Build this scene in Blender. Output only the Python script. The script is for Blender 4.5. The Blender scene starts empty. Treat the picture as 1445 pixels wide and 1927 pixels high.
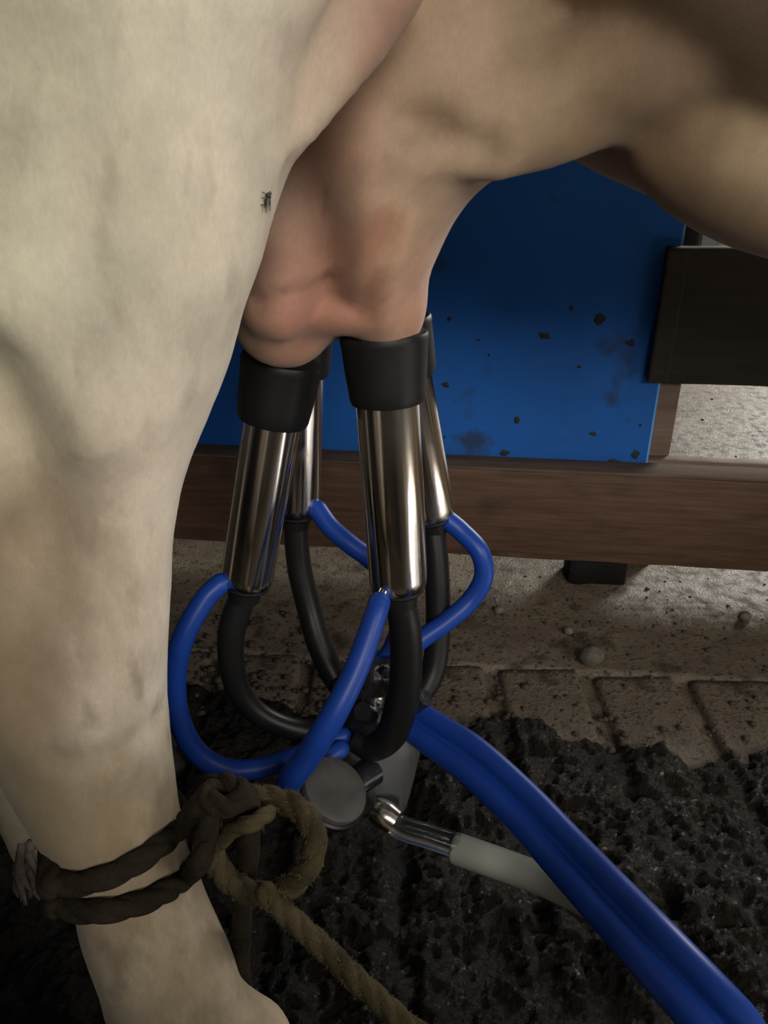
import bpy, bmesh, math, random
import numpy as np
from mathutils import Vector, Matrix, Euler
from mathutils.bvhtree import BVHTree

random.seed(5)
RNG = np.random.default_rng(5)
S = bpy.context.scene
COL = S.collection

# ------------------------------------------------------------------ camera
PITCH = math.radians(27.0)
FPX = 1512.0
CAM_H = 0.75
cam_d = bpy.data.cameras.new('camera')
cam_d.sensor_fit = 'VERTICAL'
cam_d.sensor_height = 36.0
cam_d.lens = 36.0 * FPX / 1927.0
cam_d.clip_start = 0.02
cam = bpy.data.objects.new('camera', cam_d)
cam.location = (0, 0, CAM_H)
cam.rotation_euler = (math.pi / 2 - PITCH, 0, 0)
COL.objects.link(cam)
S.camera = cam

# ------------------------------------------------------------------ world, lights, exposure
S.view_settings.view_transform = 'Standard'
S.view_settings.look = 'None'
S.view_settings.exposure = 0.0
S.view_settings.gamma = 1.0
S.view_settings.use_curve_mapping = False
S.cycles.use_denoising = True
S.cycles.max_bounces = 8
W = bpy.data.worlds.new('barn_daylight')
S.world = W
W.use_nodes = True
bg = W.node_tree.nodes['Background']
bg.inputs['Color'].default_value = (0.85, 0.93, 1.0, 1)
bg.inputs['Strength'].default_value = 0.030


def area(name, loc, aim, sx, sy, power, color):
    l = bpy.data.lights.new(name, 'AREA')
    l.shape = 'RECTANGLE'
    l.size = sx
    l.size_y = sy
    l.energy = power
    l.color = color
    o = bpy.data.objects.new(name, l)
    o.location = loc
    d = Vector(aim) - Vector(loc)
    o.rotation_euler = d.to_track_quat('-Z', 'Y').to_euler()
    COL.objects.link(o)
    return o


# daylight through the barn door on the right, the opening far back on the right, and the aisle end behind the camera
area('door_daylight', (1.75, -0.85, 1.30), (-0.1, 0.40, 0.55), 0.9, 0.9, 19, (1.0, 0.96, 0.89))
area('back_daylight', (2.5, 3.6, 1.35), (0.7, 1.3, 0.1), 0.9, 1.1, 105, (1.0, 0.97, 0.90))
area('aisle_daylight', (0.45, -1.7, 1.52), (0.0, 0.5, 0.68), 0.85, 0.48, 36, (1.0, 0.95, 0.84))
# sunbeam falling through the right-hand doorway on to the floor beyond the frame
sl = bpy.data.lights.new('doorway_sunbeam', 'SPOT')
sl.energy = 13000
sl.spot_size = math.radians(15)
sl.spot_blend = 0.35
sl.shadow_soft_size = 0.08
sl.color = (1.0, 0.98, 0.94)
so = bpy.data.objects.new('doorway_sunbeam', sl)
so.location = (3.6, -1.3, 2.7)
so.rotation_euler = (Vector((1.3, 0.12, 0)) - Vector(so.location)).to_track_quat('-Z', 'Y').to_euler()
COL.objects.link(so)

# ------------------------------------------------------------------ helpers
SN, CS = math.sin(PITCH), math.cos(PITCH)
CAMP = Vector((0, 0, CAM_H))


def ray(px, py):
    a = (px - 722.5) / FPX
    b = (963.5 - py) / FPX
    return Vector((a, CS + b * SN, -SN + b * CS))


def on_y(px, py, Y):
    r = ray(px, py)
    return CAMP + r * (Y / r.y)


def on_z(px, py, z):
    r = ray(px, py)
    return CAMP + r * ((z - CAM_H) / r.z)


def on_plane(px, py, p0, n):
    r = ray(px, py)
    return CAMP + r * ((p0 - CAMP).dot(n) / r.dot(n))


def link(name, me, m=None, parent=None):
    o = bpy.data.objects.new(name, me)
    COL.objects.link(o)
    if m is not None and me is not None:
        me.materials.clear()
        me.materials.append(m)
    if parent is not None:
        o.parent = parent
    return o


def empty(name, loc=(0, 0, 0)):
    o = bpy.data.objects.new(name, None)
    o.empty_display_size = 0.05
    o.location = loc
    COL.objects.link(o)
    return o


def tag(o, label, cat, group=None, kind=None):
    o['label'] = label
    if cat:
        o['category'] = cat
    if group:
        o['group'] = group
    if kind:
        o['kind'] = kind
    return o


def mk(name, verts, faces, smooth=True):
    me = bpy.data.meshes.new(name)
    me.from_pydata([tuple(v) for v in verts], [], faces)
    me.validate()
    me.update()
    if smooth:
        me.polygons.foreach_set('use_smooth', [True] * len(me.polygons))
    return me


def _h(ix, iy, iz, seed):
    n = (ix.astype(np.int64) * 374761393 + iy.astype(np.int64) * 668265263 + iz.astype(np.int64) * 1274126177 + seed * 974711) & 0x7fffffff
    n = ((n ^ (n >> 13)) * 1103515245 + 12345) & 0x7fffffff
    n = ((n ^ (n >> 11)) * 69069 + 1013904223) & 0x7fffffff
    return (n & 0xffffff) / float(0xffffff) * 2 - 1


def vnoise(p, scale=1.0, seed=0, octs=1):
    """smooth value noise, p Nx3"""
    out = np.zeros(len(p))
    amp, tot = 1.0, 0.0
    for k in range(octs):
        q = p * scale
        i = np.floor(q)
        f = q - i
        f = f * f * (3 - 2 * f)
        ix, iy, iz = i[:, 0].astype(int), i[:, 1].astype(int), i[:, 2].astype(int)
        c = {}
        for dx in (0, 1):
            for dy in (0, 1):
                for dz in (0, 1):
                    c[dx, dy, dz] = _h(ix + dx, iy + dy, iz + dz, seed + k * 17)
        x0 = [c[0, a, b] * (1 - f[:, 0]) + c[1, a, b] * f[:, 0] for a in (0, 1) for b in (0, 1)]
        y0 = x0[0] * (1 - f[:, 1]) + x0[2] * f[:, 1]
        y1 = x0[1] * (1 - f[:, 1]) + x0[3] * f[:, 1]
        out += amp * (y0 * (1 - f[:, 2]) + y1 * f[:, 2])
        tot += amp
        amp *= 0.5
        scale *= 2.03
    return out / tot


def sstep(a, b, x):
    t = np.clip((x - a) / (b - a), 0, 1)
    return t * t * (3 - 2 * t)


def spline(pts, per=10):
    """Catmull-Rom through points (any dimension)"""
    P = np.array(pts, float)
    P = np.vstack([2 * P[0] - P[1], P, 2 * P[-1] - P[-2]])
    out = []
    for i in range(1, len(P) - 2):
        a, b, c, d = P[i - 1], P[i], P[i + 1], P[i + 2]
        for t in np.linspace(0, 1, per, endpoint=False):
            out.append(0.5 * ((2 * b) + (c - a) * t + (2 * a - 5 * b + 4 * c - d) * t * t + (-a + 3 * b - 3 * c + d) * t ** 3))
    out.append(P[-2])
    return np.array(out)


def frames(C):
    n = len(C)
    T = np.gradient(C, axis=0)
    T /= np.linalg.norm(T, axis=1)[:, None] + 1e-12
    ref = np.array([0, 0, 1.0]) if abs(T[0][2]) < 0.9 else np.array([1.0, 0, 0])
    N = np.zeros_like(C)
    N[0] = np.cross(T[0], ref)
    N[0] /= np.linalg.norm(N[0])
    for i in range(1, n):
        v = N[i - 1] - T[i] * np.dot(N[i - 1], T[i])
        N[i] = v / (np.linalg.norm(v) + 1e-12)
    return T, N, np.cross(T, N)


def skin_rings(rings, cap=True, closed=False):
    """list of equal-length rings -> verts, faces"""
    k = len(rings[0])
    V = [v for r in rings for v in r]
    F = []
    n = len(rings)
    for i in range(n if closed else n - 1):
        i2 = (i + 1) % n
        for j in range(k):
            j2 = (j + 1) % k
            F.append((i * k + j, i * k + j2, i2 * k + j2, i2 * k + j))
    if cap and not closed:
        F.append(tuple(range(k))[::-1])
        F.append(tuple((n - 1) * k + j for j in range(k)))
    return V, F


def tube(pts, r, seg=16, per=10, prof=None, twist=0.0, round_end=False):
    """pts: list of Vectors; r: one radius or one per point; prof(theta, s, i) scales the radius"""
    if not np.isscalar(r):
        P4 = spline([list(p) + [q] for p, q in zip(pts, r)], per)
        C, R = P4[:, :3], P4[:, 3]
    else:
        C = spline([list(p) for p in pts], per)
        R = np.full(len(C), r)
    T, N, B = frames(C)
    L = np.concatenate([[0], np.cumsum(np.linalg.norm(np.diff(C, axis=0), axis=1))])
    th = np.linspace(0, 2 * math.pi, seg, endpoint=False)
    rings = []
    for i in range(len(C)):
        rr = R[i] * (prof(th - twist * L[i], L[i], i) if prof else np.ones(seg))
        rings.append(C[i] + np.outer(rr * np.cos(th), N[i]) + np.outer(rr * np.sin(th), B[i]))
    if round_end:
        for end, sgn in ((0, -1), (-1, 1)):
            extra = []
            for a in (0.35, 0.7, 0.92):
                c = C[end] + T[end] * sgn * R[end] * a
                q = math.sqrt(1 - a * a)
                extra.append(c + (rings[end] - C[end]) * q)
            if end == 0:
                rings = extra[::-1] + rings
            else:
                rings = rings + extra
    return skin_rings(rings)


def lathe(p0, p1, prof, seg=40, axis_ref=None):
    """revolve (t along p0->p1 in metres, radius) around the axis"""
    p0, p1 = np.array(p0), np.array(p1)
    ax = p1 - p0
    ax = ax / np.linalg.norm(ax)
    ref = np.array([1.0, 0, 0]) if abs(ax[0]) < 0.8 else np.array([0, 1.0, 0])
    a = np.cross(ax, ref)
    a /= np.linalg.norm(a)
    b = np.cross(ax, a)
    th = np.linspace(0, 2 * math.pi, seg, endpoint=False)
    rings = [p0 + ax * t + np.outer(r * np.cos(th), a) + np.outer(r * np.sin(th), b) for t, r in prof]
    return skin_rings(rings)


def box(s0, s1, n0, n1, z0, z1, bev=0.003, cuts=0):
    bm = bmesh.new()
    bmesh.ops.create_cube(bm, size=1)
    for v in bm.verts:
        v.co = Vector(((s0 + s1) / 2 + v.co.x * (s1 - s0), (n0 + n1) / 2 + v.co.y * (n1 - n0), (z0 + z1) / 2 + v.co.z * (z1 - z0)))
    if bev:
        bmesh.ops.bevel(bm, geom=bm.edges[:], offset=bev, segments=2, profile=0.5, affect='EDGES')
    if cuts:
        es = [e for e in bm.edges if abs(e.verts[0].co.x - e.verts[1].co.x) > 0.5 * (s1 - s0)]
        bmesh.ops.subdivide_edges(bm, edges=es, cuts=cuts, use_grid_fill=True)
    me = bpy.data.meshes.new('board')
    bm.to_mesh(me)
    bm.free()
    return me


def shade_angle(me, deg=35):
    me.polygons.foreach_set('use_smooth', [True] * len(me.polygons))
    try:
        me.set_sharp_from_angle(angle=math.radians(deg))
    except Exception:
        pass


# ------------------------------------------------------------------ materials
def mat(name, color, rough=0.5, metal=0.0, var=None, var_scale=8.0, stretch=(1, 1, 1), bump=0.0, bump_scale=40.0, bump_dist=0.002,
        rough_var=0.0, rough_scale=10.0, spec=0.5, coat=0.0, detail=6.0, ramp=(0.35, 0.65), obj=True, sheen=0.0, trans=0.0, ior=1.45, sss=0.0):
    m = bpy.data.materials.new(name)
    m.use_nodes = True
    nt = m.node_tree
    N, L = nt.nodes, nt.links
    b = N['Principled BSDF']
    b.inputs['Base Color'].default_value = (*color, 1)
    b.inputs['Roughness'].default_value = rough
    b.inputs['Metallic'].default_value = metal
    b.inputs['Specular IOR Level'].default_value = spec
    b.inputs['Coat Weight'].default_value = coat
    b.inputs['Transmission Weight'].default_value = trans
    b.inputs['IOR'].default_value = ior
    b.inputs['Sheen Weight'].default_value = sheen
    tc = N.new('ShaderNodeTexCoord')
    mp = N.new('ShaderNodeMapping')
    mp.inputs['Scale'].default_value = stretch
    L.new(tc.outputs['Object'], mp.inputs['Vector'])

    def noise(scale, det=detail):
        n = N.new('ShaderNodeTexNoise')
        n.inputs['Scale'].default_value = scale
        n.inputs['Detail'].default_value = det
        n.inputs['Roughness'].default_value = 0.6
        L.new(mp.outputs['Vector'], n.inputs['Vector'])
        return n
    if var is not None:
        n = noise(var_scale)
        r = N.new('ShaderNodeValToRGB')
        r.color_ramp.elements[0].position = ramp[0]
        r.color_ramp.elements[1].position = ramp[1]
        r.color_ramp.elements[0].color = (*color, 1)
        r.color_ramp.elements[1].color = (*var, 1)
        L.new(n.outputs['Fac'], r.inputs['Fac'])
        L.new(r.outputs['Color'], b.inputs['Base Color'])
    if rough_var:
        n = noise(rough_scale, 4)
        q = N.new('ShaderNodeMapRange')
        q.inputs['From Min'].default_value = 0.35
        q.inputs['From Max'].default_value = 0.65
        q.inputs['To Min'].default_value = max(0.02, rough - rough_var)
        q.inputs['To Max'].default_value = min(1, rough + rough_var)
        L.new(n.outputs['Fac'], q.inputs['Value'])
        L.new(q.outputs['Result'], b.inputs['Roughness'])
    if bump:
        n = noise(bump_scale, 8)
        bp = N.new('ShaderNodeBump')
        bp.inputs['Strength'].default_value = bump
        bp.inputs['Distance'].default_value = bump_dist
        L.new(n.outputs['Fac'], bp.inputs['Height'])
        L.new(bp.outputs['Normal'], b.inputs['Normal'])
    return m


def overlay(m, color, scale, lo, hi, stretch=(1, 1, 1), amount=1.0, rough=None, offset=(0, 0, 0), voronoi=False):
    """mix patches of another colour (dirt, stains) over the material"""
    nt = m.node_tree
    N, L = nt.nodes, nt.links
    b = N['Principled BSDF']
    tc = N.new('ShaderNodeTexCoord')
    mp = N.new('ShaderNodeMapping')
    mp.inputs['Scale'].default_value = stretch
    mp.inputs['Location'].default_value = offset
    L.new(tc.outputs['Object'], mp.inputs['Vector'])
    n = N.new('ShaderNodeTexNoise')
    n.inputs['Scale'].default_value = scale
    n.inputs['Detail'].default_value = 5
    L.new(mp.outputs['Vector'], n.inputs['Vector'])
    q = N.new('ShaderNodeMapRange')
    q.inputs['From Min'].default_value = lo
    q.inputs['From Max'].default_value = hi
    q.inputs['To Max'].default_value = amount
    L.new(n.outputs['Fac'], q.inputs['Value'])
    mx = N.new('ShaderNodeMix')
    mx.data_type = 'RGBA'
    mx.inputs['B'].default_value = (*color, 1)
    src = b.inputs['Base Color'].links
    if src:
        L.new(src[0].from_socket, mx.inputs['A'])
    else:
        mx.inputs['A'].default_value = b.inputs['Base Color'].default_value
    L.new(q.outputs['Result'], mx.inputs['Factor'])
    L.new(mx.outputs['Result'], b.inputs['Base Color'])
    if rough is not None:
        mr = N.new('ShaderNodeMix')
        src = b.inputs['Roughness'].links
        if src:
            L.new(src[0].from_socket, mr.inputs['A'])
        else:
            mr.inputs['A'].default_value = b.inputs['Roughness'].default_value
        mr.inputs['B'].default_value = rough
        L.new(q.outputs['Result'], mr.inputs['Factor'])
        L.new(mr.outputs['Result'], b.inputs['Roughness'])
    return m


M = {}
M['concrete'] = mat('damp_concrete', (0.155, 0.123, 0.087), 0.50, var=(0.235, 0.188, 0.136), var_scale=9, bump=0.6, bump_scale=240, bump_dist=0.004, rough_var=0.30, rough_scale=45)
overlay(M['concrete'], (0.040, 0.031, 0.021), 18, 0.54, 0.66, amount=0.8)
overlay(M['concrete'], (0.035, 0.027, 0.018), 130, 0.56, 0.66, amount=0.85)
overlay(M['concrete'], (0.26, 0.22, 0.165), 260, 0.62, 0.70, amount=0.6)
M['slab'] = mat('worn_concrete_slab', (0.155, 0.121, 0.085), 0.6, var=(0.22, 0.176, 0.126), var_scale=11, bump=0.8, bump_scale=150, bump_dist=0.005, rough_var=0.22)
overlay(M['slab'], (0.04, 0.031, 0.021), 15, 0.55, 0.65, amount=0.75)
overlay(M['slab'], (0.03, 0.023, 0.016), 150, 0.57, 0.66, amount=0.85)
overlay(M['slab'], (0.26, 0.22, 0.165), 280, 0.63, 0.70, amount=0.5)
M['mud'] = mat('wet_mud', (0.009, 0.0068, 0.0045), 0.46, var=(0.019, 0.014, 0.009), var_scale=18, bump=1.0, bump_scale=170, bump_dist=0.007, rough_var=0.36, rough_scale=90, spec=0.30)
M['clod'] = mat('dirt_clod', (0.04, 0.031, 0.021), 0.6, var=(0.085, 0.066, 0.043), var_scale=60, bump=0.6, bump_scale=300)
M['stone'] = mat('grey_stone', (0.19, 0.165, 0.13), 0.6, var=(0.09, 0.075, 0.055), var_scale=60, bump=0.6, bump_scale=150)
M['blue_board'] = mat('blue_painted_board', (0.022, 0.138, 0.52), 0.46, spec=0.22, var=(0.017, 0.112, 0.43), var_scale=5, bump=0.15, bump_scale=60, rough_var=0.1)
overlay(M['blue_board'], (0.030, 0.040, 0.055), 9, 0.62, 0.70, amount=0.75, rough=0.8)
overlay(M['blue_board'], (0.055, 0.060, 0.06), 38, 0.66, 0.74, amount=0.6, rough=0.8)
M['raw_edge'] = mat('raw_board_edge', (0.45, 0.40, 0.33), 0.8, var=(0.30, 0.26, 0.2), var_scale=50)
M['blue_edge'] = mat('painted_board_edge', (0.12, 0.40, 0.85), 0.4)  # lighter than the board face: back light painted into the edge
M['rail'] = mat('reddish_weathered_wood', (0.082, 0.041, 0.025), 0.72, var=(0.135, 0.074, 0.046), var_scale=9, stretch=(0.8, 6, 12), bump=0.5, bump_scale=14, bump_dist=0.003)
overlay(M['rail'], (0.035, 0.024, 0.018), 6, 0.56, 0.70, stretch=(1, 1, 2), amount=0.8)
overlay(M['rail'], (0.15, 0.115, 0.085), 22, 0.60, 0.72, stretch=(1, 2, 3), amount=0.4)
M['rail_top'] = mat('dusty_rail_top', (0.16, 0.115, 0.09), 0.9, spec=0.2, var=(0.10, 0.07, 0.054), var_scale=12, stretch=(0.8, 6, 10), bump=0.4, bump_scale=30)
M['sill'] = mat('pinkish_sawn_wood', (0.22, 0.15, 0.12), 0.7, var=(0.15, 0.098, 0.074), var_scale=8, stretch=(0.8, 6, 10), bump=0.4, bump_scale=16)
overlay(M['sill'], (0.07, 0.05, 0.035), 12, 0.58, 0.68, amount=0.8)
M['dark_wood'] = mat('blackened_wood', (0.016, 0.012, 0.008), 0.62, var=(0.028, 0.020, 0.013), var_scale=8, stretch=(0.8, 6, 10), bump=0.4, bump_scale=16)
M['wall_wood'] = mat('dark_barn_boards', (0.05, 0.04, 0.032), 0.8, var=(0.08, 0.065, 0.05), var_scale=8, stretch=(5, 5, 0.8), bump=0.3, bump_scale=16)
M['grey_post'] = mat('grey_concrete_post', (0.10, 0.10, 0.10), 0.8, var=(0.07, 0.07, 0.07), var_scale=12)
M['white_tub'] = mat('pale_plastic', (0.7, 0.66, 0.64), 0.5)
M['steel'] = mat('scratched_stainless_steel', (0.74, 0.71, 0.66), 0.17, 1.0, rough_var=0.06, rough_scale=6, bump=0.12, bump_scale=26, bump_dist=0.0008, stretch=(1, 1, 1))
overlay(M['steel'], (0.42, 0.36, 0.30), 24, 0.58, 0.72, stretch=(1, 1, 1.5), amount=0.55, rough=0.4)
M['rubber'] = mat('black_rubber', (0.009, 0.009, 0.0095), 0.44, spec=0.32, bump=0.15, bump_scale=120, bump_dist=0.0006, rough_var=0.08)
M['blue_tube'] = mat('blue_silicone_tube', (0.009, 0.050, 0.31), 0.40, var=(0.008, 0.040, 0.255), var_scale=18, spec=0.35)
M['clear'] = mat('clear_plastic', (0.86, 0.88, 0.88), 0.10, trans=1.0, ior=1.3, bump=0.3, bump_scale=40, bump_dist=0.002)
M['clear2'] = mat('cloudy_clear_plastic', (0.84, 0.86, 0.88), 0.14, trans=0.93, ior=1.35, bump=0.8, bump_scale=16, bump_dist=0.004, stretch=(4, 4, 0.7), detail=2)
M['smoke'] = mat('smoky_plastic', (0.012, 0.012, 0.016), 0.12, spec=0.6, bump=0.5, bump_scale=45, bump_dist=0.004, coat=0.5)
M['grey_disc'] = mat('frosted_grey_plastic', (0.085, 0.081, 0.078), 0.5, var=(0.058, 0.056, 0.054), var_scale=30, bump=0.2, bump_scale=60)
M['milk_hose'] = mat('milky_hose', (0.36, 0.375, 0.335), 0.4, var=(0.30, 0.315, 0.28), var_scale=14)
M['rope'] = mat('muddy_fibre_rope', (0.030, 0.024, 0.012), 0.9, spec=0.2, var=(0.064, 0.050, 0.025), var_scale=60, bump=0.7, bump_scale=400, bump_dist=0.002)
M['rope_wet'] = mat('wet_dark_rope', (0.013, 0.010, 0.006), 0.9, spec=0.15, var=(0.023, 0.017, 0.011), var_scale=50, bump=0.7, bump_scale=400, bump_dist=0.002)
M['fibre'] = mat('rope_fibre', (0.14, 0.11, 0.05), 0.9)
M['fly'] = mat('fly_black', (0.03, 0.028, 0.022), 0.5)
M['fly_wing'] = mat('fly_wing', (0.20, 0.19, 0.17), 0.3)
M['hoof'] = mat('dark_hoof', (0.03, 0.025, 0.02), 0.6)
M['switch'] = mat('muddy_tail_hair', (0.13, 0.11, 0.09), 0.8, var=(0.05, 0.04, 0.03), var_scale=40)
M['splat'] = mat('dried_mud_splat', (0.022, 0.022, 0.022), 0.7)
M['black_block'] = mat('black_muddy_block', (0.008, 0.007, 0.006), 0.7, spec=0.25, bump=0.8, bump_scale=90, bump_dist=0.004)


def hide_material():
    m = bpy.data.materials.new('cow_hide')
    m.use_nodes = True
    nt = m.node_tree
    N, L = nt.nodes, nt.links
    b = N['Principled BSDF']
    at = N.new('ShaderNodeAttribute')
    at.attribute_name = 'hide'
    tc = N.new('ShaderNodeTexCoord')
    mp = N.new('ShaderNodeMapping')
    mp.inputs['Scale'].default_value = (1, 1, 0.45)
    L.new(tc.outputs['Object'], mp.inputs['Vector'])
    # mottle
    n1 = N.new('ShaderNodeTexNoise')
    n1.inputs['Scale'].default_value = 26
    n1.inputs['Detail'].default_value = 7
    n1.inputs['Roughness'].default_value = 0.65
    L.new(tc.outputs['Object'], n1.inputs['Vector'])
    r1 = N.new('ShaderNodeMapRange')
    r1.inputs['From Min'].default_value = 0.3
    r1.inputs['From Max'].default_value = 0.7
    r1.inputs['To Min'].default_value = 0.80
    r1.inputs['To Max'].default_value = 1.14
    L.new(n1.outputs['Fac'], r1.inputs['Value'])
    # hair streaks
    n2 = N.new('ShaderNodeTexNoise')
    n2.inputs['Scale'].default_value = 700
    n2.inputs['Detail'].default_value = 3
    L.new(mp.outputs['Vector'], n2.inputs['Vector'])
    r2 = N.new('ShaderNodeMapRange')
    r2.inputs['From Min'].default_value = 0.3
    r2.inputs['From Max'].default_value = 0.7
    r2.inputs['To Min'].default_value = 0.95
    r2.inputs['To Max'].default_value = 1.04
    L.new(n2.outputs['Fac'], r2.inputs['Value'])
    mu = N.new('ShaderNodeMath')
    mu.operation = 'MULTIPLY'
    L.new(r1.outputs['Result'], mu.inputs[0])
    L.new(r2.outputs['Result'], mu.inputs[1])
    vm = N.new('ShaderNodeVectorMath')
    vm.operation = 'SCALE'
    L.new(at.outputs['Color'], vm.inputs[0])
    L.new(mu.outputs['Value'], vm.inputs['Scale'])
    # dirt specks weighted by the alpha of the attribute
    n3 = N.new('ShaderNodeTexNoise')
    n3.inputs['Scale'].default_value = 70
    n3.inputs['Detail'].default_value = 4
    L.new(mp.outputs['Vector'], n3.inputs['Vector'])
    r3 = N.new('ShaderNodeMapRange')
    r3.inputs['From Min'].default_value = 0.56
    r3.inputs['From Max'].default_value = 0.71
    r3.inputs['To Max'].default_value = 0.8
    L.new(n3.outputs['Fac'], r3.inputs['Value'])
    mm = N.new('ShaderNodeMath')
    mm.operation = 'MULTIPLY'
    L.new(r3.outputs['Result'], mm.inputs[0])
    L.new(at.outputs['Alpha'], mm.inputs[1])
    mx = N.new('ShaderNodeMix')
    mx.data_type = 'RGBA'
    mx.inputs['B'].default_value = (0.17, 0.135, 0.095, 1)
    L.new(mm.outputs['Value'], mx.inputs['Factor'])
    # brown manure staining, mottled, where the attribute's alpha is high
    n4 = N.new('ShaderNodeTexNoise')
    n4.inputs['Scale'].default_value = 24
    n4.inputs['Detail'].default_value = 9
    n4.inputs['Roughness'].default_value = 0.72
    L.new(mp.outputs['Vector'], n4.inputs['Vector'])
    r4 = N.new('ShaderNodeMapRange')
    r4.inputs['From Min'].default_value = 0.40
    r4.inputs['From Max'].default_value = 0.64
    L.new(n4.outputs['Fac'], r4.inputs['Value'])
    pw = N.new('ShaderNodeMath')
    pw.operation = 'POWER'
    pw.inputs[1].default_value = 1.6
    L.new(at.outputs['Alpha'], pw.inputs[0])
    m4 = N.new('ShaderNodeMath')
    m4.operation = 'MULTIPLY'
    L.new(r4.outputs['Result'], m4.inputs[0])
    L.new(pw.outputs['Value'], m4.inputs[1])
    x4 = N.new('ShaderNodeMix')
    x4.data_type = 'RGBA'
    x4.inputs['B'].default_value = (0.185, 0.135, 0.08, 1)
    L.new(m4.outputs['Value'], x4.inputs['Factor'])
    L.new(vm.outputs['Vector'], x4.inputs['A'])
    L.new(x4.outputs['Result'], mx.inputs['A'])
    L.new(mx.outputs['Result'], b.inputs['Base Color'])
    b.inputs['Roughness'].default_value = 0.72
    b.inputs['Specular IOR Level'].default_value = 0.25
    b.inputs['Sheen Weight'].default_value = 0.10
    b.inputs['Sheen Roughness'].default_value = 0.5
    bp = N.new('ShaderNodeBump')
    bp.inputs['Strength'].default_value = 0.14
    bp.inputs['Distance'].default_value = 0.0006
    L.new(n2.outputs['Fac'], bp.inputs['Height'])
    L.new(bp.outputs['Normal'], b.inputs['Normal'])
    return m


M['hide'] = hide_material()

# ------------------------------------------------------------------ floor (structure)
SLAB_Y = lambda x: 0.985 - 0.085 * x          # far end of the grooved slabs


def lines(spans):
    out = []
    for a, b, st in spans:
        out += list(np.arange(a, b, st))
    return np.array(out + [spans[-1][1]])


def grid_mesh(name, xs, ys, zf):
    X, Y = np.meshgrid(xs, ys)
    P = np.stack([X.ravel(), Y.ravel(), np.zeros(X.size)], 1)
    P = zf(P)
    nx, ny = len(xs), len(ys)
    i = np.arange(nx * ny).reshape(ny, nx)
    F = np.stack([i[:-1, :-1].ravel(), i[:-1, 1:].ravel(), i[1:, 1:].ravel(), i[1:, :-1].ravel()], 1)
    me = bpy.data.meshes.new(name)
    me.vertices.add(len(P))
    me.vertices.foreach_set('co', P.ravel())
    me.loops.add(F.size)
    me.loops.foreach_set('vertex_index', F.ravel().astype(np.int32))
    me.polygons.add(len(F))
    me.polygons.foreach_set('loop_start', np.arange(0, F.size, 4, dtype=np.int32))
    me.update(calc_edges=True)
    me.polygons.foreach_set('use_smooth', [True] * len(F))
    return me


def floor_z(P):
    d = P[:, 1] - SLAB_Y(P[:, 0])
    z = 0.0022 * vnoise(P, 14, 3, 4) + 0.0012 * np.maximum(0, vnoise(P, 60, 9, 3) - 0.12) * 2
    z *= sstep(4.0, 2.5, P[:, 1])
    P[:, 2] = z - 0.011 * sstep(-0.004, -0.010, d) + 0.0025 * sstep(-0.004, -0.014, d) * vnoise(P, 45, 11, 3)
    return P


floor = link('floor', grid_mesh('floor', lines([(-4, -0.9, 0.1), (-0.9, 1.5, 0.006), (1.5, 5, 0.1)]),
                                lines([(-3, 0.8, 0.1), (0.8, 1.6, 0.005), (1.6, 2.6, 0.015), (2.6, 6, 0.1)]), floor_z), M['concrete'])
floor['kind'] = 'structure'
floor['label'] = 'dirty damp concrete barn floor'

# grooved slabs, one piece each
SLAB_W, SLAB_G = 0.138, 0.012


def slab_mesh(seed):
    nx, ny = 26, 60
    w, l = SLAB_W - SLAB_G, 0.62
    xs = np.linspace(-w / 2, w / 2, nx)
    ys = np.linspace(-l, 0, ny)

    def zf(P):
        e = np.minimum(w / 2 - np.abs(P[:, 0]), -P[:, 1] * 12 + 1e-9)
        q = P + np.array([seed * 3.1, 0, 0])
        chip = 0.004 * np.maximum(0, vnoise(q, 40, 5, 3))
        P[:, 2] = 0.0012 * vnoise(q, 30, 7, 3) - 0.008 * sstep(0.011, 0.0, e) - chip * sstep(0.016, 0.0, e)
        k = e < 1e-6
        P[k, 2] = -0.026
        return P
    return grid_mesh('slab', xs, ys, zf)


slabs = [slab_mesh(k) for k in range(3)]
gx0 = -0.117
for k in range(-5, 9):
    xc = gx0 + (k + 0.5) * SLAB_W
    o = link('slab', slabs[k % 3], M['slab'], floor)
    o.location = (xc, SLAB_Y(xc) - 0.002, 0.0015 * ((k * 7) % 3 - 1))
    o.rotation_euler = (0, 0, math.radians(-1.2 + ((k * 5) % 4) * 0.8))

# back wall of dark boards (structure)
wall = link('wall_back', box(-4, 5, 5.20, 5.26, 0, 2.6, 0), M['wall_wood'])
wall['kind'] = 'structure'
wall['label'] = 'dark board wall across the back of the barn'
pm = box(-0.14, 0.14, -0.015, 0.015, 0.0, 2.6, 0.004)
pm.materials.append(M['wall_wood'])
for k in range(30):
    o = link('plank', pm, None, wall)
    o.location = (-3.8 + 0.29 * k, 5.18 + 0.006 * (k % 3), 0)

# unseen half-height partition, added to shade lower leg and mud from the aisle light
part_w = link('wall_front', box(-2.4, 1.0, -0.66, -0.60, -0.01, 0.88, 0.004), M['wall_wood'])
part_w['kind'] = 'structure'
part_w['label'] = 'half-height plank partition behind the photographer'
pm2 = box(-1.7, 1.7, -0.012, 0.012, -0.075, 0.075, 0.004)
pm2.materials.append(M['wall_wood'])
for k in range(5):
    o = link('plank', pm2, None, part_w)
    o.location = (-0.7, -0.59 + 0.003 * (k % 2), 0.08 + 0.158 * k)

# ------------------------------------------------------------------ rail, boards and post (frame along the rail)
O = on_z(330, 1015, 0.048)
U = on_z(1445, 1077, 0.048) - O
U.z = 0
U.normalize()
YAW = math.atan2(U.y, U.x)
NV = Vector((-U.y, U.x, 0))


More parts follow.
